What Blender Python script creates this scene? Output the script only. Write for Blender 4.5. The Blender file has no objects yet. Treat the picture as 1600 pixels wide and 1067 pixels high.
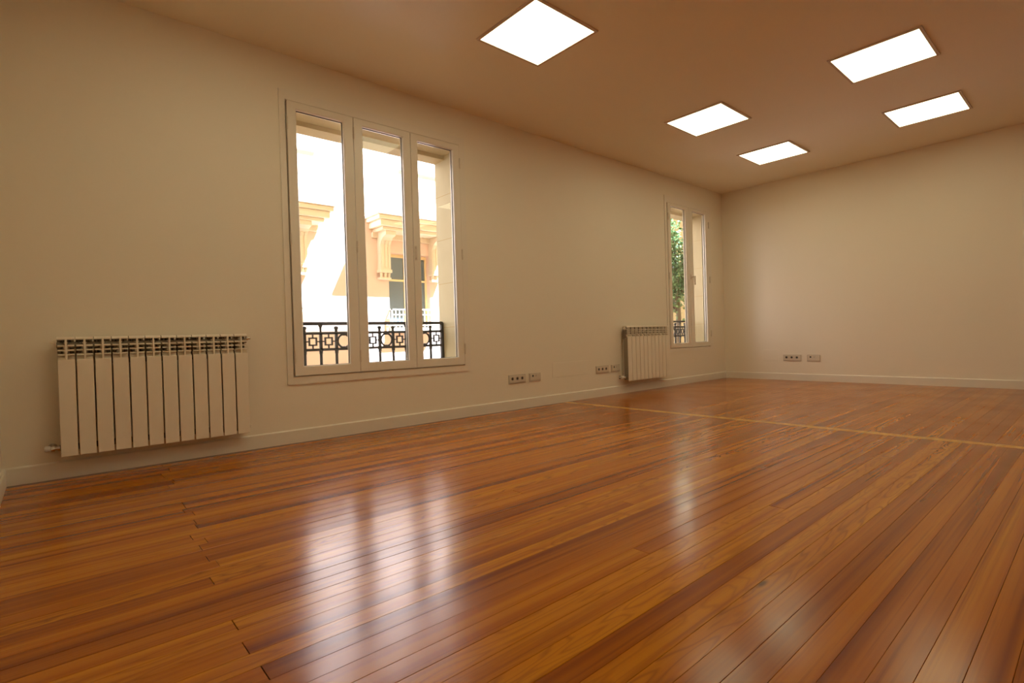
import bpy, bmesh, math, random
from mathutils import Vector, Matrix

random.seed(11)
C = bpy.context.scene.collection
PI = math.pi
scene = bpy.context.scene

# ------------------------------------------------------------------ materials
def new_mat(name):
    m = bpy.data.materials.new(name)
    m.use_nodes = True
    nt = m.node_tree
    return m, nt, nt.nodes['Principled BSDF']

def plain(name, col, rough=0.5, metal=0.0, spec=0.5, bump=0.0, bscale=60.0, var=0.0, vscale=3.0, coords='Object'):
    m, nt, b = new_mat(name)
    b.inputs['Base Color'].default_value = (*col, 1)
    b.inputs['Roughness'].default_value = rough
    b.inputs['Metallic'].default_value = metal
    b.inputs['Specular IOR Level'].default_value = spec
    tc = nt.nodes.new('ShaderNodeTexCoord')
    if var > 0:
        n = nt.nodes.new('ShaderNodeTexNoise'); n.inputs['Scale'].default_value = vscale; n.inputs['Detail'].default_value = 4
        nt.links.new(tc.outputs[coords], n.inputs['Vector'])
        r = nt.nodes.new('ShaderNodeMix'); r.data_type = 'RGBA'
        r.inputs[6].default_value = (*[c * (1 - var) for c in col], 1)
        r.inputs[7].default_value = (*[min(1, c * (1 + var)) for c in col], 1)
        nt.links.new(n.outputs['Fac'], r.inputs[0]); nt.links.new(r.outputs[2], b.inputs['Base Color'])
    if bump > 0:
        n2 = nt.nodes.new('ShaderNodeTexNoise'); n2.inputs['Scale'].default_value = bscale; n2.inputs['Detail'].default_value = 3
        nt.links.new(tc.outputs[coords], n2.inputs['Vector'])
        bp = nt.nodes.new('ShaderNodeBump'); bp.inputs['Strength'].default_value = bump; bp.inputs['Distance'].default_value = 0.004
        nt.links.new(n2.outputs['Fac'], bp.inputs['Height']); nt.links.new(bp.outputs['Normal'], b.inputs['Normal'])
    return m

M = {}
M['wall'] = plain('wall_paint', (0.84, 0.775, 0.655), 0.55, spec=0.35, bump=0.06, bscale=90, var=0.012, vscale=1.3)
M['ceiling'] = plain('ceiling_paint', (0.87, 0.80, 0.66), 0.5, spec=0.35, bump=0.04, bscale=90)
M['white_wood'] = plain('white_lacquered_wood', (0.82, 0.76, 0.66), 0.32, spec=0.5, bump=0.03, bscale=25)
M['baseboard'] = plain('baseboard_paint', (0.81, 0.76, 0.66), 0.4, spec=0.4)
M['radiator'] = plain('radiator_enamel', (0.82, 0.75, 0.63), 0.35, spec=0.5)
M['radiator_core_shade'] = plain('radiator_enamel_shaded', (0.30, 0.26, 0.20), 0.6)  # same enamel, darkened to put the interior shade into the colour
M['chrome'] = plain('chromed_brass', (0.75, 0.73, 0.70), 0.18, metal=1.0)
M['valve_white'] = plain('white_valve_plastic', (0.80, 0.76, 0.70), 0.35)
M['plate'] = plain('socket_plastic', (0.68, 0.61, 0.50), 0.35)
M['plate_rim'] = plain('socket_frame_plastic', (0.57, 0.50, 0.41), 0.35)
M['dark'] = plain('dark_hole', (0.05, 0.045, 0.04), 0.5)
M['gasket'] = plain('glazing_gasket', (0.06, 0.055, 0.05), 0.5)
M['lamp_frame'] = plain('lamp_frame_white', (0.62, 0.52, 0.42), 0.4)
M['iron'] = plain('painted_wrought_iron', (0.045, 0.042, 0.040), 0.5, bump=0.1, bscale=120)
M['peach'] = plain('peach_render', (0.79, 0.585, 0.485), 0.9, spec=0.1, bump=0.1, bscale=8, var=0.03, vscale=1.2)
M['cornice'] = plain('cream_moulding', (0.76, 0.64, 0.49), 0.85, spec=0.1, var=0.03)
M['door_cream'] = plain('cream_door_paint', (0.82, 0.62, 0.33), 0.5)
M['glass_far'] = plain('far_window_glass', (0.10, 0.13, 0.15), 0.08, spec=0.8)
M['street'] = plain('street_paving', (0.26, 0.19, 0.13), 0.9, spec=0.1, var=0.1)
M['bark'] = plain('tree_bark', (0.16, 0.12, 0.08), 0.9, bump=0.5, bscale=12, var=0.2)
M['steel_hinge'] = plain('hinge_painted_metal', (0.68, 0.60, 0.50), 0.4)
M['under'] = plain('subfloor', (0.03, 0.018, 0.008), 0.9)
M['far_stone'] = plain('far_cream_stone', (0.66, 0.54, 0.36), 0.9, spec=0.1, var=0.06, vscale=2)

# stone with ashlar joints
def stone_mat():
    m, nt, b = new_mat('ashlar_stone')
    tc = nt.nodes.new('ShaderNodeTexCoord')
    mp = nt.nodes.new('ShaderNodeSeparateXYZ'); nt.links.new(tc.outputs['Object'], mp.inputs[0])
    mm = nt.nodes.new('ShaderNodeMath'); mm.operation = 'MULTIPLY'; mm.inputs[1].default_value = 1 / 0.41
    nt.links.new(mp.outputs['Z'], mm.inputs[0])
    fr = nt.nodes.new('ShaderNodeMath'); fr.operation = 'FRACT'; nt.links.new(mm.outputs[0], fr.inputs[0])
    lt = nt.nodes.new('ShaderNodeMath'); lt.operation = 'LESS_THAN'; lt.inputs[1].default_value = 0.014
    nt.links.new(fr.outputs[0], lt.inputs[0])
    n = nt.nodes.new('ShaderNodeTexNoise'); n.inputs['Scale'].default_value = 6; n.inputs['Detail'].default_value = 6
    nt.links.new(tc.outputs['Object'], n.inputs['Vector'])
    mx = nt.nodes.new('ShaderNodeMix'); mx.data_type = 'RGBA'
    mx.inputs[6].default_value = (0.60, 0.51, 0.315, 1); mx.inputs[7].default_value = (0.68, 0.59, 0.385, 1)
    nt.links.new(n.outputs['Fac'], mx.inputs[0])
    m2 = nt.nodes.new('ShaderNodeMix'); m2.data_type = 'RGBA'; m2.inputs[7].default_value = (0.55, 0.40, 0.20, 1)
    nt.links.new(lt.outputs[0], m2.inputs[0]); nt.links.new(mx.outputs[2], m2.inputs[6])
    nt.links.new(m2.outputs[2], b.inputs['Base Color'])
    b.inputs['Roughness'].default_value = 0.85; b.inputs['Specular IOR Level'].default_value = 0.2
    return m
M['stone'] = stone_mat()

def glass_mat():
    m = bpy.data.materials.new('window_glass'); m.use_nodes = True
    nt = m.node_tree; nt.nodes.clear()
    out = nt.nodes.new('ShaderNodeOutputMaterial'); mix = nt.nodes.new('ShaderNodeMixShader')
    tr = nt.nodes.new('ShaderNodeBsdfTransparent'); tr.inputs[0].default_value = (0.97, 0.98, 0.97, 1)
    gl = nt.nodes.new('ShaderNodeBsdfGlossy'); gl.inputs['Roughness'].default_value = 0.02
    fr = nt.nodes.new('ShaderNodeFresnel'); fr.inputs[0].default_value = 1.35
    # same reflectance on both faces of the pane (no total internal reflection in a clear pane)
    ge = nt.nodes.new('ShaderNodeNewGeometry'); io = nt.nodes.new('ShaderNodeMapRange')
    io.inputs[3].default_value = 1.35; io.inputs[4].default_value = 1 / 1.35
    nt.links.new(ge.outputs['Backfacing'], io.inputs[0]); nt.links.new(io.outputs[0], fr.inputs[0])
    nt.links.new(fr.outputs[0], mix.inputs[0]); nt.links.new(tr.outputs[0], mix.inputs[1]); nt.links.new(gl.outputs[0], mix.inputs[2])
    nt.links.new(mix.outputs[0], out.inputs[0])
    return m
M['glass'] = glass_mat()

LAMP_COL = (1.0, 0.92, 0.59)
LAMP_STR = 5.75
def lamp_mat():
    m = bpy.data.materials.new('led_diffuser'); m.use_nodes = True
    nt = m.node_tree; nt.nodes.clear()
    out = nt.nodes.new('ShaderNodeOutputMaterial'); e = nt.nodes.new('ShaderNodeEmission')
    e.inputs[0].default_value = (*LAMP_COL, 1); e.inputs[1].default_value = LAMP_STR
    nt.links.new(e.outputs[0], out.inputs[0])
    return m
M['lamp'] = lamp_mat()

def leaf_mat():
    m, nt, b = new_mat('plane_tree_leaf')
    g = nt.nodes.new('ShaderNodeNewGeometry')
    r = nt.nodes.new('ShaderNodeValToRGB')
    r.color_ramp.elements[0].color = (0.07, 0.15, 0.05, 1); r.color_ramp.elements[1].color = (0.25, 0.34, 0.15, 1)
    nt.links.new(g.outputs['Random Per Island'], r.inputs[0]); nt.links.new(r.outputs[0], b.inputs['Base Color'])
    b.inputs['Roughness'].default_value = 0.5
    tr = nt.nodes.new('ShaderNodeBsdfTranslucent'); nt.links.new(r.outputs[0], tr.inputs[0])
    mx = nt.nodes.new('ShaderNodeMixShader'); mx.inputs[0].default_value = 0.35
    out = nt.nodes['Material Output']
    nt.links.new(b.outputs[0], mx.inputs[1]); nt.links.new(tr.outputs[0], mx.inputs[2]); nt.links.new(mx.outputs[0], out.inputs[0])
    return m
M['leaf'] = leaf_mat()

def wood_mat(name, lo, mid, hi, streak, rough=0.20):
    """varnished pitch-pine boards running along x; every board is a mesh island of its own"""
    m, nt, b = new_mat(name)
    N = nt.nodes.new; L = nt.links.new
    tc = N('ShaderNodeTexCoord'); geo = N('ShaderNodeNewGeometry')
    # per board offset
    wn = N('ShaderNodeTexWhiteNoise'); wn.noise_dimensions = '1D'; L(geo.outputs['Random Per Island'], wn.inputs['W'])
    sc = N('ShaderNodeVectorMath'); sc.operation = 'SCALE'; sc.inputs['Scale'].default_value = 37.0; L(wn.outputs['Color'], sc.inputs[0])
    ad = N('ShaderNodeVectorMath'); ad.operation = 'ADD'; L(tc.outputs['Object'], ad.inputs[0]); L(sc.outputs[0], ad.inputs[1])
    # fine streaks
    mp = N('ShaderNodeMapping'); mp.inputs['Scale'].default_value = (0.9, 75, 1); L(ad.outputs[0], mp.inputs[0])
    n1 = N('ShaderNodeTexNoise'); n1.inputs['Scale'].default_value = 1.0; n1.inputs['Detail'].default_value = 5; n1.inputs['Roughness'].default_value = 0.65
    L(mp.outputs[0], n1.inputs['Vector'])
    # broad bands inside a board
    mp2 = N('ShaderNodeMapping'); mp2.inputs['Scale'].default_value = (0.35, 22, 1); L(ad.outputs[0], mp2.inputs[0])
    n2 = N('ShaderNodeTexNoise'); n2.inputs['Scale'].default_value = 1.0; n2.inputs['Detail'].default_value = 3
    L(mp2.outputs[0], n2.inputs['Vector'])
    # cathedral growth rings
    mp3 = N('ShaderNodeMapping'); mp3.inputs['Scale'].default_value = (2.2, 16, 1); L(ad.outputs[0], mp3.inputs[0])
    n3 = N('ShaderNodeTexNoise'); n3.inputs['Scale'].default_value = 1.0; n3.inputs['Detail'].default_value = 1.5
    L(mp3.outputs[0], n3.inputs['Vector'])
    mul = N('ShaderNodeMath'); mul.operation = 'MULTIPLY'; mul.inputs[1].default_value = 9.0; L(n3.outputs['Fac'], mul.inputs[0])
    fr = N('ShaderNodeMath'); fr.operation = 'PINGPONG'; fr.inputs[1].default_value = 0.5; L(mul.outputs[0], fr.inputs[0])
    rr = N('ShaderNodeMapRange'); rr.inputs[1].default_value = 0.28; rr.inputs[2].default_value = 0.5; L(fr.outputs[0], rr.inputs[0])
    # only some boards show them
    wsep = N('ShaderNodeSeparateColor'); L(wn.outputs['Color'], wsep.inputs[0])
    thr = N('ShaderNodeMapRange'); thr.inputs[1].default_value = 0.72; thr.inputs[2].default_value = 0.95; thr.inputs[3].default_value = 0.0; thr.inputs[4].default_value = 0.55
    L(wsep.outputs[0], thr.inputs[0])
    ring = N('ShaderNodeMath'); ring.operation = 'MULTIPLY'; L(rr.outputs[0], ring.inputs[0]); L(thr.outputs[0], ring.inputs[1])
    # base tone per board
    t1 = N('ShaderNodeMath'); t1.operation = 'MULTIPLY_ADD'; t1.inputs[1].default_value = 1.5; t1.inputs[2].default_value = -0.75; L(n2.outputs['Fac'], t1.inputs[0])
    t2 = N('ShaderNodeMath'); t2.operation = 'MULTIPLY_ADD'; t2.inputs[1].default_value = 0.62; L(wn.outputs['Value'], t2.inputs[0]); L(t1.outputs[0], t2.inputs[2])
    t3 = N('ShaderNodeMath'); t3.operation = 'ADD'; t3.inputs[1].default_value = 0.22; L(t2.outputs[0], t3.inputs[0])
    ramp = N('ShaderNodeValToRGB'); e = ramp.color_ramp.elements
    e[0].position = 0.0; e[0].color = (*lo, 1); e[1].position = 1.0; e[1].color = (*hi, 1)
    em = ramp.color_ramp.elements.new(0.5); em.color = (*mid, 1)
    L(t3.outputs[0], ramp.inputs[0])
    # streaks darken
    s1 = N('ShaderNodeMapRange'); s1.inputs[1].default_value = 0.52; s1.inputs[2].default_value = 0.74; s1.inputs[3].default_value = 0; s1.inputs[4].default_value = 0.6
    L(n1.outputs['Fac'], s1.inputs[0])
    mxs = N('ShaderNodeMath'); mxs.operation = 'MAXIMUM'; L(s1.outputs[0], mxs.inputs[0]); L(ring.outputs[0], mxs.inputs[1])
    mx = N('ShaderNodeMix'); mx.data_type = 'RGBA'; mx.inputs[7].default_value = (*streak, 1)
    L(mxs.outputs[0], mx.inputs[0]); L(ramp.outputs[0], mx.inputs[6])
    # a few knots
    vo = N('ShaderNodeTexVoronoi'); vo.feature = 'F1'; vo.inputs['Scale'].default_value = 1.0
    mp4 = N('ShaderNodeMapping'); mp4.inputs['Scale'].default_value = (0.9, 3.0, 1); L(ad.outputs[0], mp4.inputs[0]); L(mp4.outputs[0], vo.inputs['Vector'])
    kn = N('ShaderNodeMapRange'); kn.inputs[1].default_value = 0.015; kn.inputs[2].default_value = 0.04; kn.inputs[3].default_value = 0.8; kn.inputs[4].default_value = 0
    L(vo.outputs['Distance'], kn.inputs[0])
    mk = N('ShaderNodeMix'); mk.data_type = 'RGBA'; mk.inputs[7].default_value = (0.03, 0.008, 0.002, 1)
    L(kn.outputs[0], mk.inputs[0]); L(mx.outputs[2], mk.inputs[6])
    L(mk.outputs[2], b.inputs['Base Color'])
    # varnish
    nr = N('ShaderNodeTexNoise'); nr.inputs['Scale'].default_value = 3.0; nr.inputs['Detail'].default_value = 3; L(tc.outputs['Object'], nr.inputs['Vector'])
    ra = N('ShaderNodeMapRange'); ra.inputs[1].default_value = 0.3; ra.inputs[2].default_value = 0.7; ra.inputs[3].default_value = rough - 0.03; ra.inputs[4].default_value = rough + 0.04
    L(nr.outputs['Fac'], ra.inputs[0]); L(ra.outputs[0], b.inputs['Roughness'])
    mp5 = N('ShaderNodeMapping'); mp5.inputs['Scale'].default_value = (2.0, 16, 1); L(ad.outputs[0], mp5.inputs[0])
    nb = N('ShaderNodeTexNoise'); nb.inputs['Scale'].default_value = 1.0; nb.inputs['Detail'].default_value = 2; L(mp5.outputs[0], nb.inputs['Vector'])
    bp = N('ShaderNodeBump'); bp.inputs['Strength'].default_value = 0.2; bp.inputs['Distance'].default_value = 0.0012
    L(nb.outputs['Fac'], bp.inputs['Height']); L(bp.outputs['Normal'], b.inputs['Normal'])
    b.inputs['IOR'].default_value = 1.45
    return m
M['floor'] = wood_mat('varnished_pine_boards', (0.185, 0.034, 0.0005), (0.375, 0.104, 0.001), (0.52, 0.19, 0.002), (0.13, 0.022, 0.0005))
M['strip'] = wood_mat('light_oak_strip', (0.50, 0.26, 0.045), (0.58, 0.31, 0.06), (0.64, 0.36, 0.08), (0.45, 0.20, 0.03))

# ------------------------------------------------------------------ mesh helpers
class MB:
    def __init__(s): s.bm = bmesh.new()
    def box(s, x0, x1, y0, y1, z0, z1, bev=0.0, seg=1):
        r = bmesh.ops.create_cube(s.bm, size=1.0)
        vs = r['verts']
        for v in vs:
            v.co.x = x0 + (v.co.x + .5) * (x1 - x0); v.co.y = y0 + (v.co.y + .5) * (y1 - y0); v.co.z = z0 + (v.co.z + .5) * (z1 - z0)
        if bev > 0:
            es = list({e for v in vs for e in v.link_edges})
            bmesh.ops.bevel(s.bm, geom=es, offset=bev, segments=seg, profile=0.5, affect='EDGES')
        return s
    def cyl(s, a, b, r, r2=None, n=14):
        a = Vector(a); b = Vector(b); d = b - a
        m = Matrix.Translation((a + b) / 2) @ d.to_track_quat('Z', 'Y').to_matrix().to_4x4()
        bmesh.ops.create_cone(s.bm, cap_ends=True, segments=n, radius1=r, radius2=r if r2 is None else r2, depth=d.length, matrix=m)
        return s
    def sphere(s, c, r, n=12, sc=(1, 1, 1)):
        m = Matrix.Translation(c) @ Matrix.Diagonal((*sc, 1))
        bmesh.ops.create_uvsphere(s.bm, u_segments=n, v_segments=max(6, n // 2), radius=r, matrix=m)
        return s
    def lathe(s, c, prof, n=14, axis='Z'):
        """prof: list of (r, h) along the axis from c"""
        rings = []
        for r, h in prof:
            ring = []
            for k in range(n):
                t = 2 * PI * k / n
                p = Vector((r * math.cos(t), r * math.sin(t), h))
                if axis == 'X': p = Vector((h, p.x, p.y))
                elif axis == 'Y': p = Vector((p.x, h, p.y))
                ring.append(s.bm.verts.new(Vector(c) + p))
            rings.append(ring)
        for a, b in zip(rings, rings[1:]):
            for k in range(n):
                s.bm.faces.new((a[k], a[(k + 1) % n], b[(k + 1) % n], b[k]))
        s.bm.faces.new(rings[0][::-1]); s.bm.faces.new(rings[-1])
        return s
    def torus_y(s, c, R, r, n=28, k=8, sx=1.0, sz=1.0):
        c = Vector(c); rings = []
        for i in range(n):
            t = 2 * PI * i / n; ring = []
            for j in range(k):
                u = 2 * PI * j / k
                rad = R + r * math.cos(u)
                ring.append(s.bm.verts.new(c + Vector((rad * math.cos(t) * sx, r * math.sin(u), rad * math.sin(t) * sz))))
            rings.append(ring)
        for i in range(n):
            a = rings[i]; b = rings[(i + 1) % n]
            for j in range(k): s.bm.faces.new((a[j], b[j], b[(j + 1) % k], a[(j + 1) % k]))
        return s
    def prism_x(s, prof, x0, x1):
        """closed profile of (y,z) extruded along x"""
        a = [s.bm.verts.new((x0, y, z)) for y, z in prof]; b = [s.bm.verts.new((x1, y, z)) for y, z in prof]
        n = len(prof)
        s.bm.faces.new(a[::-1]); s.bm.faces.new(b)
        for i in range(n): s.bm.faces.new((a[i], a[(i + 1) % n], b[(i + 1) % n], b[i]))
        return s
    def prism_y(s, prof, y0, y1):
        a = [s.bm.verts.new((x, y0, z)) for x, z in prof]; b = [s.bm.verts.new((x, y1, z)) for x, z in prof]
        n = len(prof)
        s.bm.faces.new(a[::-1]); s.bm.faces.new(b)
        for i in range(n): s.bm.faces.new((a[i], a[(i + 1) % n], b[(i + 1) % n], b[i]))
        return s
    def frame_y(s, x0, x1, z0, z1, wl, wr, wb, wt, y0, y1, bev_in=0.0):
        """rectangular frame in the xz plane, mitred as one ring; bev_in chamfers the front inner edge (front = y0)"""
        o = [(x0, z0), (x1, z0), (x1, z1), (x0, z1)]
        i = [(x0 + wl, z0 + wb), (x1 - wr, z0 + wb), (x1 - wr, z1 - wt), (x0 + wl, z1 - wt)]
        V = s.bm.verts.new
        of = [V((x, y0, z)) for x, z in o]; ob = [V((x, y1, z)) for x, z in o]
        sg = [(-1, -1), (1, -1), (1, 1), (-1, 1)]
        f1 = [V((x + q[0] * bev_in, y0, z + q[1] * bev_in)) for (x, z), q in zip(i, sg)]
        f2 = [V((x, y0 + bev_in, z)) for x, z in i] if bev_in > 0 else f1
        ib = [V((x, y1, z)) for x, z in i]
        for k in range(4):
            j = (k + 1) % 4
            s.bm.faces.new((of[k], of[j], f1[j], f1[k]))
            if bev_in > 0: s.bm.faces.new((f1[k], f1[j], f2[j], f2[k]))
            s.bm.faces.new((f2[k], f2[j], ib[j], ib[k]))
            s.bm.faces.new((ib[k], ib[j], ob[j], ob[k]))
            s.bm.faces.new((ob[k], ob[j], of[j], of[k]))
        return s
    def obj(s, name, m, parent=None, smooth=False):
        bmesh.ops.recalc_face_normals(s.bm, faces=s.bm.faces[:])
        me = bpy.data.meshes.new(name); s.bm.to_mesh(me); s.bm.free()
        mats = m if isinstance(m, list) else [m]
        for q in mats: me.materials.append(q)
        o = bpy.data.objects.new(name, me); C.objects.link(o)
        if parent is not None: o.parent = parent
        if smooth:
            for p in me.polygons: p.use_smooth = True
            try: me.set_sharp_from_angle(angle=math.radians(40))
            except Exception: pass
        return o

def tag(o, label=None, cat=None, group=None, kind=None):
    if label: o['label'] = label
    if cat: o['category'] = cat
    if group: o['group'] = group
    if kind: o['kind'] = kind
    return o

def thing(name, loc=(0, 0, 0), label=None, cat=None, group=None, kind=None):
    o = bpy.data.objects.new(name, None); C.objects.link(o); o.location = loc; o.empty_display_size = 0.1
    return tag(o, label, cat, group, kind)

def copy_tree(o, parent=None):
    c = o.copy(); C.objects.link(c)
    if parent is not None: c.parent = parent
    for ch in list(o.children): copy_tree(ch, c)
    return c

def holed_slab_xz(mb, x0, x1, z0, z1, y0, y1, holes):
    """solid wall between y0 and y1 with rectangular holes (hx0,hx1,hz0,hz1)"""
    xs = sorted({x0, x1, *[h[0] for h in holes], *[h[1] for h in holes]})
    zs = sorted({z0, z1, *[h[2] for h in holes], *[h[3] for h in holes]})
    def hole(i, j):
        if i < 0 or j < 0 or i >= len(xs) - 1 or j >= len(zs) - 1: return True
        cx = (xs[i] + xs[i + 1]) / 2; cz = (zs[j] + zs[j + 1]) / 2
        return any(h[0] < cx < h[1] and h[2] < cz < h[3] for h in holes)
    vd = {}
    def V(i, j, y):
        k = (i, j, y)
        if k not in vd: vd[k] = mb.bm.verts.new((xs[i], y, zs[j]))
        return vd[k]
    F = mb.bm.faces.new
    for i in range(len(xs) - 1):
        for j in range(len(zs) - 1):
            if hole(i, j): continue
            for y in (y0, y1): F((V(i, j, y), V(i + 1, j, y), V(i + 1, j + 1, y), V(i, j + 1, y)))
            if hole(i - 1, j): F((V(i, j, y0), V(i, j + 1, y0), V(i, j + 1, y1), V(i, j, y1)))
            if hole(i + 1, j): F((V(i + 1, j, y0), V(i + 1, j + 1, y0), V(i + 1, j + 1, y1), V(i + 1, j, y1)))
            if hole(i, j - 1): F((V(i, j, y0), V(i + 1, j, y0), V(i + 1, j, y1), V(i, j, y1)))
            if hole(i, j + 1): F((V(i, j + 1, y0), V(i + 1, j + 1, y0), V(i + 1, j + 1, y1), V(i, j + 1, y1)))

# ------------------------------------------------------------------ room constants
H = 2.785          # ceiling height
L = 7.703          # far wall
X0 = -0.211        # near wall
Y1 = -6.6          # wall behind the camera
CAM_D, CAM_H = 3.8857, 0.7138

# floor ------------------------------------------------------------
def build_floor():
    mb = MB(); bm = mb.bm
    pw = 0.0657
    nrow = int(math.ceil(-Y1 / pw)) + 1
    SX0, SX1 = 4.085, 4.165                      # the cross strip lies here
    rnd = random.Random(5)
    def board(xa, xb, ya, yb):
        g = rnd.uniform(0.0001, 0.0004) if rnd.random() < 0.8 else rnd.uniform(0.0006, 0.0012)
        ge = 0.0009
        c = 0.0007
        dz = rnd.uniform(-0.0002, 0.0002); tilt = rnd.gauss(0, 0.00010); tx = rnd.gauss(0, 0.00012)
        xa += ge; xb -= ge; ya += g; yb -= g
        if xb - xa < 0.01: return
        def zz(fx, fy): return dz + (fy * 2 - 1) * tilt + (fx * 2 - 1) * tx
        top = [bm.verts.new((x, y, zz(fx, fy))) for x, y, fx, fy in ((xa + c, ya + c, 0, 0), (xb - c, ya + c, 1, 0), (xb - c, yb - c, 1, 1), (xa + c, yb - c, 0, 1))]
        low = [bm.verts.new((x, y, zz(fx, fy) - c)) for x, y, fx, fy in ((xa, ya, 0, 0), (xb, ya, 1, 0), (xb, yb, 1, 1), (xa, yb, 0, 1))]
        bot = [bm.verts.new((x, y, -0.02)) for x, y in ((xa, ya), (xb, ya), (xb, yb), (xa, yb))]
        bm.faces.new(top)
        for k in range(4):
            j = (k + 1) % 4
            bm.faces.new((low[k], low[j], top[j], top[k])); bm.faces.new((bot[k], bot[j], low[j], low[k]))
        bm.faces.new(bot[::-1])
    for r in range(nrow):
        yb = -r * pw; ya = yb - pw
        cuts = [X0]
        if rnd.random() < 0.5: cuts.append(0.49 + 0.057 * (yb - pw / 2) + rnd.uniform(-0.025, 0.025))
        if rnd.random() < 0.22: cuts.append(rnd.uniform(1.4, 3.4))
        cuts.append(SX0)
        for a, b_ in zip(cuts, cuts[1:]): board(a, b_, ya, yb)
        cuts = [SX1]
        if rnd.random() < 0.35: cuts.append(rnd.uniform(5.0, 7.0))
        cuts.append(L)
        for a, b_ in zip(cuts, cuts[1:]): board(a, b_, ya, yb)
    o = mb.obj('floor', M['floor'])
    tag(o, 'glossy orange pine board floor of the empty room', 'floor', kind='structure')
    s = MB(); s.box(X0 - .3, L + .3, Y1 - .3, 0.35, -0.25, -0.0195)
    s.obj('subfloor', M['under'], o)
    t = MB()
    y = 0.0; rr = random.Random(3)
    while y > Y1:
        ln = rr.uniform(1.4, 2.2)
        t.box(SX0 + .001, SX1 - .001, max(Y1, y - ln) + .0005, y - .0005, -0.02, 0.0004, 0.001)
        y -= ln
    st = t.obj('trim_1', M['strip'])
    tag(st, 'light wooden strip crossing the floor boards', 'floor strip', kind='structure')
build_floor()

# ceiling and plain walls ------------------------------------------
b = MB(); b.box(X0 - .2, L + .2, Y1 - .2, 0.36, H, H + 0.3)
tag(b.obj('ceiling', M['ceiling']), 'plain painted ceiling with flush square lamps', 'ceiling', kind='structure')
b = MB(); b.box(L, L + .2, Y1 - .2, 0.36, -0.25, H + .3)
tag(b.obj('wall_back', M['wall']), 'far end wall with two sockets near the baseboard', 'wall', kind='structure')
b = MB(); b.box(X0 - .2, X0, Y1 - .2, 0.36, -0.25, H + .3)
tag(b.obj('wall_near', M['wall']), 'end wall just left of the camera', 'wall', kind='structure')
b = MB(); b.box(X0 - .2, L + .2, Y1 - .2, Y1, -0.25, H + .3)
tag(b.obj('wall_right', M['wall']), 'long wall opposite the windows, behind the camera', 'wall', kind='structure')

# window openings (interior plaster / exterior stone)
W1 = dict(tx0=1.264, tx1=2.886, tz0=0.417, tz1=2.530, sx=[1.312, 1.8125, 2.3170, 2.8165], sz0=0.477, sz1=2.455,
          gx=[(1.380, 1.734), (1.890, 2.247), (2.387, 2.747)], gz=(0.547, 2.400), stone=(1.345, 2.803))
W2 = dict(tx0=6.140, tx1=7.330, tz0=0.445, tz1=2.530, sx=[6.190, 6.715, 7.245], sz0=0.500, sz1=2.435,
          gx=[(6.262, 6.635), (6.815, 7.168)], gz=(0.562, 2.399), stone=(6.225, 7.222))
SILL = 0.505; LINT = 2.415; YO = 0.36
holes = [(W['sx'][0] - .012, W['sx'][-1] + .012, W['sz0'] - .012, W['sz1'] + .012) for W in (W1, W2)]
b = MB(); holed_slab_xz(b, X0 - .2, L + .2, -0.25, H + .3, 0.0, 0.06, holes)
tag(b.obj('wall_left', M['wall']), 'long painted wall with the two windows and radiators', 'wall', kind='structure')
b = MB()
sh = [(W['stone'][0], W['stone'][1], SILL, LINT) for W in (W1, W2)]
holed_slab_xz(b, -12.0, 45.0, -4.0, 5.0, 0.06, YO, sh)
for W in (W1, W2):     # dropped outer lintel
    b.box(W['stone'][0], W['stone'][1], 0.20, YO, 2.378, LINT + .01)
b.box(-12, 19.6, .06, YO, 5.0, 28.97); b.box(19.6, 31, .06, YO, 5.0, 15.0); b.box(31, 45, .06, YO, 5.0, 35.5)  # unseen upper blocks, heights shaped to cast shade across the street
tag(b.obj('wall_exterior', M['stone']), 'pale ashlar stone outer wall seen in the window reveals, with unseen shading blocks above', 'wall', kind='structure')

# baseboards
def baseboard(name, mb, label):
    tag(mb.obj(name, M['baseboard']), label, 'baseboard', kind='structure')
BH, BT = 0.095, 0.015
b = MB(); b.prism_x([(0, 0), (-BT, 0), (-BT, BH - .007), (-BT + .006, BH), (0, BH)], X0, L); baseboard('baseboard_left', b, 'white baseboard under the windows and radiators')
b = MB(); b.prism_y([(L, 0), (L - BT, 0), (L - BT, BH - .007), (L - BT + .006, BH), (L, BH)], -3.276, -BT); baseboard('baseboard_back', b, 'white baseboard along the far end wall')
b = MB(); b.prism_y([(X0, 0), (X0 + BT, 0), (X0 + BT, BH - .007), (X0 + BT - .006, BH), (X0, BH)], Y1, -BT); baseboard('baseboard_near', b, 'white baseboard stub at the left picture edge')

# ------------------------------------------------------------------ windows
def hinge_at(mb_parent, x, z, name='hinge'):
    h = MB()
    h.cyl((x, -0.027, z - 0.040), (x, -0.027, z - 0.003), 0.0065, n=10)
    h.cyl((x, -0.027, z + 0.003), (x, -0.027, z + 0.040), 0.0065, n=10)
    h.cyl((x, -0.027, z - 0.003), (x, -0.027, z + 0.003), 0.0045, n=10)
    h.sphere((x, -0.027, z + 0.042), 0.006, 8); h.sphere((x, -0.027, z - 0.042), 0.006, 8)
    h.obj(name, M['steel_hinge'], mb_parent, smooth=True)

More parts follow.
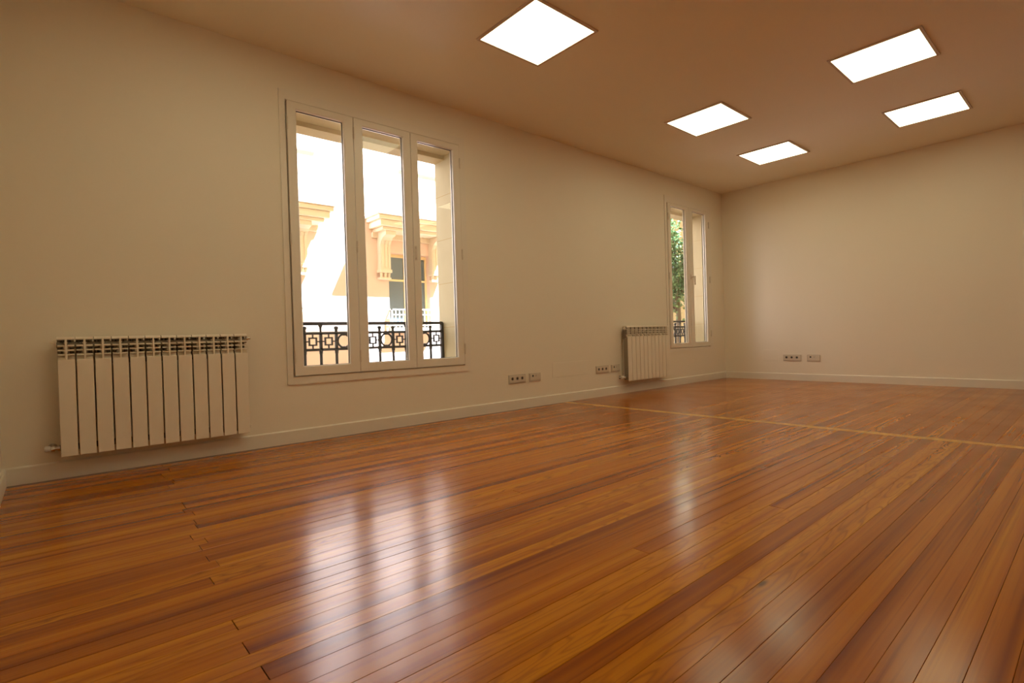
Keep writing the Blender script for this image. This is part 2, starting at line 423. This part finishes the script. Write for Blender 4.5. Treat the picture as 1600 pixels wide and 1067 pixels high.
def build_window(name, W, label, hinges, handle=None, latch=None):
    root = thing(name, (0, 0, 0), label, 'window', kind='structure')
    f = MB()
    # flat architrave planted on the wall, then the fixed frame in the opening
    f.frame_y(W['tx0'], W['tx1'], W['tz0'], W['tz1'], W['sx'][0] - W['tx0'] - .004, W['tx1'] - W['sx'][-1] - .004,
              W['sz0'] - W['tz0'] - .004, W['tz1'] - W['sz1'] - .004, -0.010, 0.0005, 0.004)
    f.frame_y(W['sx'][0] - .012, W['sx'][-1] + .012, W['sz0'] - .012, W['sz1'] + .012, .035, .035, .03, .03, 0.022, 0.07)
    f.obj('window_frame', M['white_wood'], root)
    n = len(W['gx']); sashes = []
    for k in range(n):
        x0, x1 = W['sx'][k] + .0028, W['sx'][k + 1] - .0028
        g0, g1 = W['gx'][k]
        s = MB()
        s.frame_y(x0, x1, W['sz0'] + .003, W['sz1'] - .003, g0 - x0, x1 - g1, W['gz'][0] - W['sz0'] - .003, W['sz1'] - .003 - W['gz'][1], -0.021, 0.028, 0.006)
        so = s.obj('sash', M['white_wood'], root); sashes.append(so)
        gm = MB(); gm.box(g0 - .004, g1 + .004, 0.009, 0.013, W['gz'][0] - .004, W['gz'][1] + .004)
        gm.obj('glass_pane', M['glass'], so)
        k_ = MB(); k_.frame_y(g0 - .001, g1 + .001, W['gz'][0] - .001, W['gz'][1] + .001, .0055, .0055, .0035, .0055, 0.005, 0.0088)
        k_.obj('gasket', M['gasket'], so)
    for x, z, k in hinges: hinge_at(sashes[k], x, z)
    if latch:
        x, z, k = latch
        m = MB(); m.box(x - .011, x + .011, -0.0255, -0.0205, z - .06, z + .06, 0.002, 2)
        m.lathe((x, -0.0255, z + .043), [(0.007, 0), (0.007, -0.006), (0.004, -0.009)], 10, 'Y')
        m.lathe((x, -0.0255, z - .043), [(0.007, 0), (0.007, -0.006), (0.004, -0.009)], 10, 'Y')
        tag(m.obj('latch_plate', M['steel_hinge'], sashes[k], True), 'narrow latch plate on the sash edge')
    if handle:
        x, z, k = handle
        m = MB(); m.box(x - .015, x + .015, -0.029, -0.0205, z - .035, z + .035, 0.003, 2)
        m.cyl((x, -0.027, z), (x, -0.078, z), 0.0085, n=12)
        m.box(x - .010, x + .010, -0.084, -0.066, z - .115, z + .011, 0.005, 2)
        tag(m.obj('handle', M['steel_hinge'], sashes[k], True), 'lever handle pointing down')
    return root

build_window('window_1', W1, 'large white three-sash window between the left radiator and the wall sockets',
             [(1.3125, 2.29, 0), (1.3125, 1.46, 0), (1.3125, .615, 0), (1.8125, 2.33, 1), (1.8125, 1.45, 1), (1.8125, .60, 1),
              (2.8165, 2.29, 2), (2.8165, 1.47, 2), (2.8165, .62, 2)], latch=(2.3385, 1.445, 2))
build_window('window_2', W2, 'narrow white two-sash window above the far radiator near the corner',
             [(6.190, 2.25, 0), (6.190, 1.46, 0), (7.245, 2.25, 1), (7.245, 1.46, 1), (7.245, .68, 1)], handle=(6.742, 1.475, 1))

# ------------------------------------------------------------------ iron railings outside
def build_railing(xs, loc_y, end_posts, label, group):
    y = loc_y
    root = thing('window_railing', (xs[0], y, SILL), label, 'railing', group)
    ox, oz = xs[0], SILL
    def done(m, nm): 
        for v in m.bm.verts: v.co -= Vector((ox, y, oz))
        return m.obj(nm, M['iron'], root, True)
    zt, z2, z3 = 0.866, 0.788, 0.657
    xa, xb = xs[0] - .01, xs[-1] + .006
    done(MB().box(xa, xb, y - .014, y + .014, zt - .013, zt + .013, .003), 'top_rail')
    done(MB().box(xa, xb, y - .009, y + .009, z2 - .0105, z2 + .0105), 'middle_rail')
    done(MB().box(xa, xb, y - .009, y + .009, z3 - .0105, z3 + .0105), 'middle_rail')
    for i, x in enumerate(xs):
        m = MB()
        full = i % 3 == 2
        last = i == len(xs) - 1
        if last and end_posts:
            m.box(x - .013, x + .013, y - .013, y + .013, SILL + .001, zt)
        else:
            m.cyl((x, y, SILL + .001), (x, y, z3 - .03), 0.0115, n=10)
            m.lathe((x, y, z3 - .035), [(0.0115, 0), (0.016, .006), (0.013, .012), (0.016, .022), (0.016, .035)], 12)
            m.box(x - .011, x + .011, y - .009, y + .009, z3, z2)
            m.sphere((x, y, (z2 + z3) / 2), .017, 10, (1, .7, 1))
            if full:
                m.lathe((x, y, z2), [(0.009, 0), (0.007, .02), (0.009, .045), (0.016, .062), (0.024, .072), (0.024, .075)], 12)
            else:
                m.lathe((x, y, z2), [(0.016, 0), (0.012, .012), (0.0105, .024), (0.014, .034), (0.018, .044), (0.013, .053), (0.004, .056)], 12)
        done(m, 'baluster')
    zc = (z2 + z3) / 2
    for i in range(len(xs) - 1):
        cx = (xs[i] + xs[i + 1]) / 2; w = xs[i + 1] - xs[i]
        m = MB()
        if i % 3 == 0:
            m.torus_y((cx, y, zc), 0.051, 0.008, sx=1, sz=1.06)
            for s in (-1, 1):
                m.lathe((cx, y, zc + s * .050), [(0.010, -.007), (0.013, 0), (0.004, .008)], 8)
            done(m, 'ring_ornament')
        else:
            q = 0.034
            m.frame_y(cx - q, cx + q, zc - q, zc + q, .012, .012, .012, .012, y - .007, y + .007)
            m.box(cx - .005, cx + .005, y - .006, y + .006, zc + q - .001, z2); m.box(cx - .005, cx + .005, y - .006, y + .006, z3, zc - q + .001)
            m.box(xs[i], cx - q + .001, y - .006, y + .006, zc - .005, zc + .005); m.box(cx + q - .001, xs[i + 1], y - .006, y + .006, zc - .005, zc + .005)
            done(m, 'square_ornament')
    return root
xs1 = [2.788 - .1287 * (11 - i) for i in range(12)]
build_railing(xs1, 0.30, True, 'black iron railing with rings and squares outside the large three-sash window', 'iron window railings')
xs2 = [7.205 - .1287 * (7 - i) for i in range(8)]
build_railing(xs2, 0.30, True, 'black iron railing outside the narrow window above the far radiator', 'iron window railings')

# ------------------------------------------------------------------ radiators
def make_radiator(n, loc, label, valve_side=True):
    """cast aluminium radiator: n elements 80 mm wide; local x along wall, y=0 wall face, z from floor of room"""
    root = thing('radiator', loc, label, 'radiator', 'aluminium radiators under the windows')
    z0, z1, zf = 0.0, 0.655, 0.530     # bottom, top, top of the flat front plate
    yf = -0.110; yb = -0.030
    first = None
    def element():
        m = MB()
        m.box(-.0365, .0365, yf, yf + .010, z0, zf, .0025, 2)                # flat front plate
        m.box(-.030, .030, yb - .005, yb, z0 + .03, z1 - .03)               # rear plate
        m.box(-.0035, .0035, yf + .002, yb, z0 + .02, z1 - .012)            # central web
        m.cyl((0, -.066, z0 + .03), (0, -.066, z1 - .03), .016, n=12)       # water tube
        # curved top cap
        prof = [(yf + .012, z1 - .017), (yf + .010, z1 - .012), (yf + .016, z1 - .003), (yf + .026, z1), (yb - .006, z1), (yb, z1 - .008), (yb, z1 - .016), (yb - .01, z1 - .010), (yf + .028, z1 - .010), (yf + .018, z1 - .016)]
        m.prism_x(prof, -.0375, .0375)
        e = m.obj('radiator_element', M['radiator'], root)
        # front bar and louvres of the convection grille
        g = MB()
        g.box(-.0048, .0048, yf + .001, yf + .012, zf - .004, z1 - .012, .001)
        for k in range(3):
            zz = zf + .023 + k * .0245
            g.prism_x([(yf + .004, zz), (yf + .004, zz + .005), (yf + .022, zz + .009), (yf + .022, zz + .006), (yf + .007, zz + .001)], -.0355, .0355)
        g.prism_x([(yf + .010, zf - .012), (yf + .030, zf + .022), (yf + .033, zf + .021), (yf + .013, zf - .013)], -.0355, .0355)
        g.obj('louvre', M['radiator'], e)
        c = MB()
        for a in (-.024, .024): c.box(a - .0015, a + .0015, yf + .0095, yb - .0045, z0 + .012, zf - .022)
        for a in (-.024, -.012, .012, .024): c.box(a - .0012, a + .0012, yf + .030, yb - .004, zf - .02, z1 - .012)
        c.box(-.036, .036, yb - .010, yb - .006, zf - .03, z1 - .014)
        tag(c.obj('inner_fin', M['radiator_core_shade'], e), 'inner fins with shade put into their colour')
        return e
    e0 = element(); e0.location.x = 0.04
    for k in range(1, n):
        e = copy_tree(e0, root); e.location.x = 0.04 + 0.08 * k
    wid = 0.08 * n
    m = MB()
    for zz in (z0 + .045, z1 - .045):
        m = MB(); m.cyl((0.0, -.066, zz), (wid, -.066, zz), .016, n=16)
        m.obj('collector_tube', M['radiator_core_shade'], root, True)  # collector darkened like the fins, shade in the colour
    # wall brackets
    for bx in (0.12, wid - .12):
        q = MB(); q.box(bx - .012, bx + .012, -.066, 0.0, z1 - .075, z1 - .068); q.box(bx - .015, bx + .015, -.004, 0.0, z1 - .11, z1 - .05)
        q.obj('wall_bracket', M['radiator'], root)
    # valve lower left
    q = MB(); q.lathe((0.0, -.066, z0 + .045), [(.017, 0), (.017, -.010), (.012, -.011), (.012, -.020), (.015, -.021), (.015, -.034), (.010, -.040)], 16, 'X')
    q.cyl((-.030, -.066, z0 + .045), (-.030, 0.0, z0 + .045), .008, n=12)
    q.lathe((-.030, -.003, z0 + .045), [(.022, 0), (.022, .0025)], 16, 'Y')
    v = q.obj('valve', M['chrome'], root, True); tag(v, 'chrome valve body')
    q = MB(); q.lathe((-.038, -.066, z0 + .047), [(.012, 0), (.016, -.004), (.0165, -.020), (.012, -.026)], 16, 'X')
    tag(q.obj('valve_cap', M['valve_white'], v, True), 'round white cap')
    # air vents and plugs
    q = MB(); q.lathe((0.0, -.066, z1 - .030), [(.018, 0), (.018, -.007), (.009, -.009), (.008, -.016), (.003, -.026)], 14, 'X'); q.obj('end_plug', M['radiator'], root, True)
    q = MB(); q.lathe((wid, -.066, z1 - .030), [(.016, 0), (.016, .008), (.010, .009), (.010, .020), (.006, .028)], 14, 'X')
    tag(q.obj('air_vent', M['chrome'], root, True), 'small chrome bleed screw')
    q = MB(); q.lathe((wid, -.066, z0 + .045), [(.018, 0), (.018, .007), (.008, .009), (.007, .013)], 14, 'X'); q.obj('end_plug', M['radiator'], root, True)
    return root
make_radiator(12, (0.023, 0, 0.132), 'wide cream radiator on the wall left of the large three-sash window')
make_radiator(11, (5.125, 0, 0.148), 'smaller-looking cream radiator below the narrow window by the far corner')

# ------------------------------------------------------------------ sockets and covers
def place_on(o, wall, u, z):
    if wall == 'left': o.location = (u, 0, z)
    else: o.location = (L, -u, z); o.rotation_euler = (0, 0, -PI / 2)
def socket_triple(wall, u0, u1, z0, z1, label):
    w, h = u1 - u0, z1 - z0
    root = thing('power_socket', (0, 0, 0), label, 'socket', 'wall sockets near the baseboards')
    m = MB(); m.box(0, w, -.009, 0, 0, h, .003, 2); m.obj('cover_frame', M['plate_rim'], root)
    m = MB(); m.box(.010, w - .010, -.0125, -.008, .012, h - .010, .002, 2); m.obj('face_plate', M['plate'], root)
    for k in range(3):
        cx = w * (k + .5) / 3 * .86 + w * .05; cz = h * .56
        q = MB(); q.lathe((cx, -.0122, cz), [(.0215, 0), (.0215, -.0014), (.0185, -.0016), (.0165, -.0006)], 20, 'Y')
        so = q.obj('socket_outlet', M['plate_rim'], root, True)
        q = MB()
        q.lathe((cx, -.0127, cz), [(.0135, 0), (.0135, -.0005)], 18, 'Y')
        q.obj('socket_well', M['dark'], so)
    place_on(root, wall, u0, z0)
def socket_data(wall, u0, u1, z0, z1, label):
    w, h = u1 - u0, z1 - z0
    root = thing('data_socket', (0, 0, 0), label, 'socket', 'wall sockets near the baseboards')
    m = MB(); m.box(0, w, -.009, 0, 0, h, .003, 2); m.obj('cover_frame', M['plate_rim'], root)
    m = MB(); m.box(.010, w - .010, -.0125, -.008, .014, h - .010, .002, 2); m.obj('face_plate', M['plate'], root)
    q = MB(); q.box(w * .22, w * .22 + .020, -.0132, -.012, h * .55, h * .55 + .020); q.obj('data_port', M['dark'], root)
    q = MB(); q.box(w * .5, w * .5 + .020, -.0130, -.012, h * .55, h * .55 + .020, .0005); q.obj('blank_port', M['plate_rim'], root)
    place_on(root, wall, u0, z0)
socket_triple('left', 3.341, 3.566, .252, .342, 'triple power socket right of the large three-sash window')
socket_data('left', 3.616, 3.774, .256, .342, 'data socket beside the triple socket nearest the large window')
socket_triple('left', 4.655, 4.882, .265, .352, 'triple power socket left of the far radiator')
socket_data('left', 4.934, 5.092, .268, .352, 'data socket partly hidden behind the far radiator')
socket_triple('back', .842, 1.078, .266, .355, 'triple power socket on the far end wall')
socket_data('back', 1.149, 1.314, .263, .355, 'data socket on the far end wall, right of the triple socket')
m = MB(); m.box(3.955, 4.530, -.0022, 0, .273, .427, .001); tag(m.obj('access_cover', M['wall']), 'faint painted cover plate between the two socket pairs on the window wall', 'cover plate')  # painted-over access cover plates, not socket covers
m = MB(); m.box(L - .0022, L, -.774, -.560, .266, .425, .001); tag(m.obj('access_cover', M['wall']), 'faint painted cover plate on the far end wall left of its sockets', 'cover plate')

# ------------------------------------------------------------------ ceiling lamps
def panel(cx, cy, label, src=None):
    if src is None:
        root = thing('ceiling_light', (cx, cy, H), label, 'lamp', 'square ceiling panels')
        q = MB()
        o, i = .298, .2765
        # mitred ring below the ceiling
        V = q.bm.verts.new
        def ring(r, z): return [V((sx * r, sy * r, z)) for sx, sy in ((-1, -1), (1, -1), (1, 1), (-1, 1))]
        a, b_, c, d = ring(o, 0), ring(o - .002, -.010), ring(i, -.010), ring(i, 0)
        for r0, r1 in ((a, b_), (b_, c), (c, d)):
            for k in range(4): q.bm.faces.new((r0[k], r0[(k + 1) % 4], r1[(k + 1) % 4], r1[k]))
        q.obj('frame', M['lamp_frame'], root)
        q = MB(); q.box(-.2765, .2765, -.2765, .2765, -.0075, -.001); q.obj('diffuser', M['lamp'], root)
        return root
    r = copy_tree(src); r.location = (cx, cy, H); r['label'] = label
    return r
P0 = panel(2.571, -1.304, 'largest lit ceiling panel, nearest the camera above the large window')
panel(4.913, -1.289, 'lit ceiling panel second from the camera in the row by the window wall', P0)
panel(6.461, -1.275, 'smallest lit ceiling panel, farthest in the row by the window wall', P0)
panel(4.890, -2.745, 'lit ceiling panel at upper right, nearer one of the right-hand pair', P0)
panel(6.427, -2.727, 'lit ceiling panel at far right, nearest the end wall in the right-hand pair', P0)

# unseen panels added to brighten the near end, continuing the lamp grid
panel(2.571, -2.745, 'added unseen ceiling panel above the camera in the right-hand row', P0)
panel(1.020, -1.304, 'added unseen ceiling panel in the row by the window wall, above the left radiator', P0)
panel(1.020, -2.745, 'added unseen ceiling panel by the near end wall in the right-hand row', P0)
for gx, gl in ((2.571, 'added unseen ceiling panel of an assumed back row, behind the camera'), (4.90, 'added unseen ceiling panel of an assumed back row, right of the picture')):
    panel(gx, -4.19, gl, P0)

# ------------------------------------------------------------------ door at the right edge
dr = thing('door_1', (L, -3.276, 0), 'white door frame edge on the far end wall at the right', 'door', kind='structure')
q = MB()
for y0, y1, z0, z1 in ((-.075, 0, 0, 2.073), (-.975, -.9, 0, 2.073), (-.9, -.075, 2.0, 2.073)): q.box(-.018, 0, y0, y1, z0, z1, .003)
q.obj('door_frame', M['white_wood'], dr)
q = MB(); q.box(-.012, 0, -.897, -.078, .006, 1.997, .002)
for z0, z1 in ((.25, .9), (1.1, 1.85)): q.box(-.016, -.011, -.78, -.19, z0, z1, .003)
lf = q.obj('door_leaf', M['white_wood'], dr)
q = MB(); q.cyl((-.012, -.83, 1.02), (-.055, -.83, 1.02), .009); q.cyl((-.052, -.835, 1.02), (-.052, -.72, 1.02), .009); q.obj('door_handle', M['chrome'], lf, True)

# ------------------------------------------------------------------ outside: the house across the street
YF = 11.0
bd = thing('apartment_building', (8.75, YF, -4.0), 'peach rendered house with cream balconies across the street', 'building')
OFF = Vector((8.75, YF, -4.0))
def bobj(mb, nm, m, parent=None, off=True, smooth=False):
    for v in mb.bm.verts: v.co -= OFF
    return mb.obj(nm, m, bd if parent is None else parent, smooth)
OPEN = [(3.75, 5.25), (8.0, 9.5), (12.25, 13.75)]
q = MB(); holed_slab_xz(q, -8.0, 20.5, -4.0, 15.0, YF, YF + .35, [(a, b_, 1.10, 3.46) for a, b_ in OPEN])
q.box(-8, 20.5, YF + .35, YF + .5, -4.0, 15.0)
bobj(q, 'facade_wall', M['peach'])
def balcony(x0, x1):
    q = MB()
    # moulded slab: wider at the top
    steps = [(4.42, 4.50, .92, 0.0), (4.30, 4.42, .86, .05), (4.12, 4.30, .78, .13), (4.02, 4.12, .66, .25)]
    for z0, z1, dp, ins in steps: q.box(x0 + ins, x1 - ins, YF - dp, YF + .01, z0, z1, .012)
    q.box(x0 + .2, x1 - .2, YF - .10, YF + .01, 3.86, 4.03, .01)
    bobj(q, 'balcony', M['cornice'])
def corbel(xc):
    q = MB()
    prof = [(0.01, 2.90), (-.22, 2.90), (-.22, 3.55), (-.24, 3.66), (-.30, 3.76), (-.40, 3.84), (-.52, 3.88), (-.60, 3.90), (-.60, 4.03), (.01, 4.03)]
    q.prism_x([(YF + y, z) for y, z in prof], xc - .17, xc + .17)
    for dx in (-.11, 0, .11):
        q.prism_x([(YF + y - .02, z) for y, z in ((-.20, 2.95), (-.22, 2.95), (-.22, 3.55), (-.24, 3.66), (-.30, 3.76), (-.28, 3.78), (-.2, 3.6))], xc + dx - .03, xc + dx + .03)
    co = bobj(q, 'corbel', M['cornice'])
    q = MB(); q.box(xc - .20, xc + .20, YF - .25, YF + .01, 2.80, 2.90, .01)
    for dx in (-.13, 0, .13): q.cyl((xc + dx, YF - .16, 2.80), (xc + dx, YF - .14, 2.62), .05, .035, 8)
    q.box(xc - .19, xc + .19, YF - .20, YF + .01, 2.60, 2.66, .01)
    bobj(q, 'corbel_foot', M['cornice'], co)
for a, b_ in ((3.0, 6.0), (7.25, 10.25), (11.5, 14.5)): balcony(a, b_)
for xc in (3.45, 5.25, 7.80, 9.65, 12.05, 13.9): corbel(xc)
for a, b_ in OPEN:
    q = MB()
    q.frame_y(a, b_, 1.12, 3.46, .06, .06, .05, .10, YF + .20, YF + .30)
    mid = (a + b_) / 2
    q.box(mid - .10, mid + .10, YF + .19, YF + .28, 1.15, 3.38, .02)
    q.box(a + .05, b_ - .05, YF + .20, YF + .29, 2.62 - .02, 2.66)
    q.box(a, b_, YF + .20, YF + .30, 1.10, 1.30)
    do = bobj(q, 'balcony_door', M['door_cream'])
    q = MB(); q.box(a + .05, b_ - .05, YF + .24, YF + .25, 1.2, 3.4); bobj(q, 'door_glass', M['glass_far'], do)
    q = MB(); q.box(a - .03, b_ + .03, YF - .26, YF + .2, 1.00, 1.10, .01); bobj(q, 'sill', M['cornice'])
    q = MB()
    q.box(a - .01, b_ + .01, YF - .16, YF - .12, 1.66, 1.70)
    q.box(a - .01, b_ + .01, YF - .15, YF - .13, 1.50, 1.53); q.box(a - .01, b_ + .01, YF - .15, YF - .13, 1.16, 1.19)
    for xx in (a, b_): q.box(xx - .02, xx + .02, YF - .16, YF, 1.66, 1.70); q.box(xx - .02, xx + .02, YF - .16, YF - .12, 1.10, 1.70)
    k = 0
    x = a + .13
    while x < b_ - .05:
        q.box(x - .012, x + .012, YF - .15, YF - .13, 1.10, 1.68); x += .13
    tag(bobj(q, 'balustrade', M['cornice']), 'low cream-painted iron balustrade')
for a, b_ in ((2.8, 5.8), (8.5, 11.5)):
    q = MB(); q.box(a, b_, YF - .05, YF + .01, 6.12, 6.20); bobj(q, 'string_course', M['cornice'])

fb = thing('stone_building', (28, YF, -4), 'cream stone house beyond the tree, seen through the narrow window', 'building')
q = MB(); q.box(-7.5, 14, 0, 1.0, 0, 19, .02); q.obj('facade_wall', M['far_stone'], fb)
for z in (4.6, 6.1, 8.6):
    q = MB(); q.box(-7.5, 14, -.12, .02, z, z + .16, .02); q.obj('string_course', M['cornice'], fb)

q = MB(); q.box(-14, 46, YO, YF + .4, -4.2, -4.0)
tag(q.obj('street_ground', M['street']), 'street paving far below the windows', 'street', kind='structure')

# tree in the street --------------------------------------------------
def build_tree(x, y, zb, label):
    rnd = random.Random(8)
    root = thing('street_tree', (x, y, zb), label, 'tree')
    q = MB()
    pts = [Vector((0, 0, 0)), Vector((.05, .03, 1.6)), Vector((-.05, .02, 3.2)), Vector((.08, -.05, 5.2)), Vector((0.02, 0, 7.6))]
    rad = [.17, .15, .12, .08, .04]
    for i in range(4): q.cyl(pts[i], pts[i + 1], rad[i], rad[i + 1], 10)
    tips = []
    for k in range(26):
        h = rnd.uniform(6.0, 8.1); t = rnd.uniform(0, 2 * PI)
        base = Vector((0, 0, h - .7)); R = rnd.uniform(.5, 1.25) * (1 - abs(h - 6.9) / 3.2)
        tip = Vector((math.cos(t) * R, math.sin(t) * R, h + rnd.uniform(-.1, .4)))
        q.cyl(base, tip, .03, .008, 6); tips.append((base, tip))
    q.obj('trunk', M['bark'], root, True)
    lf = MB(); bm = lf.bm
    for k in range(5200):
        base, tip = rnd.choice(tips); f = rnd.uniform(.35, 1.08)
        p = base.lerp(tip, f) + Vector((rnd.gauss(0, .20), rnd.gauss(0, .20), rnd.gauss(0, .22)))
        s = rnd.uniform(.05, .10)
        d = Vector((rnd.gauss(0, 1), rnd.gauss(0, 1), rnd.gauss(-.4, .6))).normalized()
        u = d.cross(Vector((rnd.gauss(0, 1), rnd.gauss(0, 1), rnd.gauss(0, 1)))).normalized(); nrm = d.cross(u)
        vs = [bm.verts.new(p), bm.verts.new(p + d * s * .6 + u * s * .5 + nrm * s * .1), bm.verts.new(p + d * s * 1.5), bm.verts.new(p + d * s * .6 - u * s * .5 + nrm * s * .1)]
        bm.faces.new((vs[0], vs[1], vs[2])); bm.faces.new((vs[0], vs[2], vs[3]))
    lf.obj('foliage', M['leaf'], root)
build_tree(14.7, 5.1, -4.0, 'leafy green street tree seen through the narrow far window')

# ------------------------------------------------------------------ light, world, camera
sun = bpy.data.lights.new('sun', 'SUN'); sun.energy = 74.0; sun.angle = math.radians(0.53); sun.color = (.78, 1.0, 1.30)
so = bpy.data.objects.new('sun', sun); C.objects.link(so)
d = Vector((-1.2, 1.0, -2.6)).normalized()
so.rotation_euler = d.to_track_quat('-Z', 'Y').to_euler(); so.location = (12, -8, 30)

w = bpy.data.worlds.new('world'); scene.world = w; w.use_nodes = True
bg = w.node_tree.nodes['Background']; bg.inputs[0].default_value = (1.0, .98, 1.0, 1); bg.inputs[1].default_value = 1.8

cam = bpy.data.cameras.new('camera'); co = bpy.data.objects.new('camera', cam); C.objects.link(co)
cam.sensor_fit = 'HORIZONTAL'; cam.sensor_width = 36.0; cam.lens = 822.8666 * 36.0 / 1600.0
cam.clip_start = 0.02; cam.clip_end = 300
yaw, pitch, roll = .719349533, -.00869487658, -.0297794994
fw = Vector((math.sin(yaw) * math.cos(pitch), math.cos(yaw) * math.cos(pitch), math.sin(pitch)))
r = Vector((math.cos(yaw), -math.sin(yaw), 0)); u = r.cross(fw)
r2 = r * math.cos(roll) + u * math.sin(roll); u2 = -r * math.sin(roll) + u * math.cos(roll)
mw = Matrix((r2, u2, -fw)).transposed().to_4x4(); mw.translation = Vector((0, -CAM_D, CAM_H))
co.matrix_world = mw
scene.camera = co

vs = scene.view_settings
vs.view_transform = 'Standard'; vs.look = 'None'; vs.gamma = 1.0; vs.exposure = 0.14
try: vs.use_curve_mapping = False
except Exception: pass
scene.cycles.use_denoising = True
scene.cycles.max_bounces = 10; scene.cycles.diffuse_bounces = 6; scene.cycles.glossy_bounces = 4; scene.cycles.transparent_max_bounces = 12
scene.cycles.sample_clamp_indirect = 8.0
scene.cycles.caustics_reflective = False
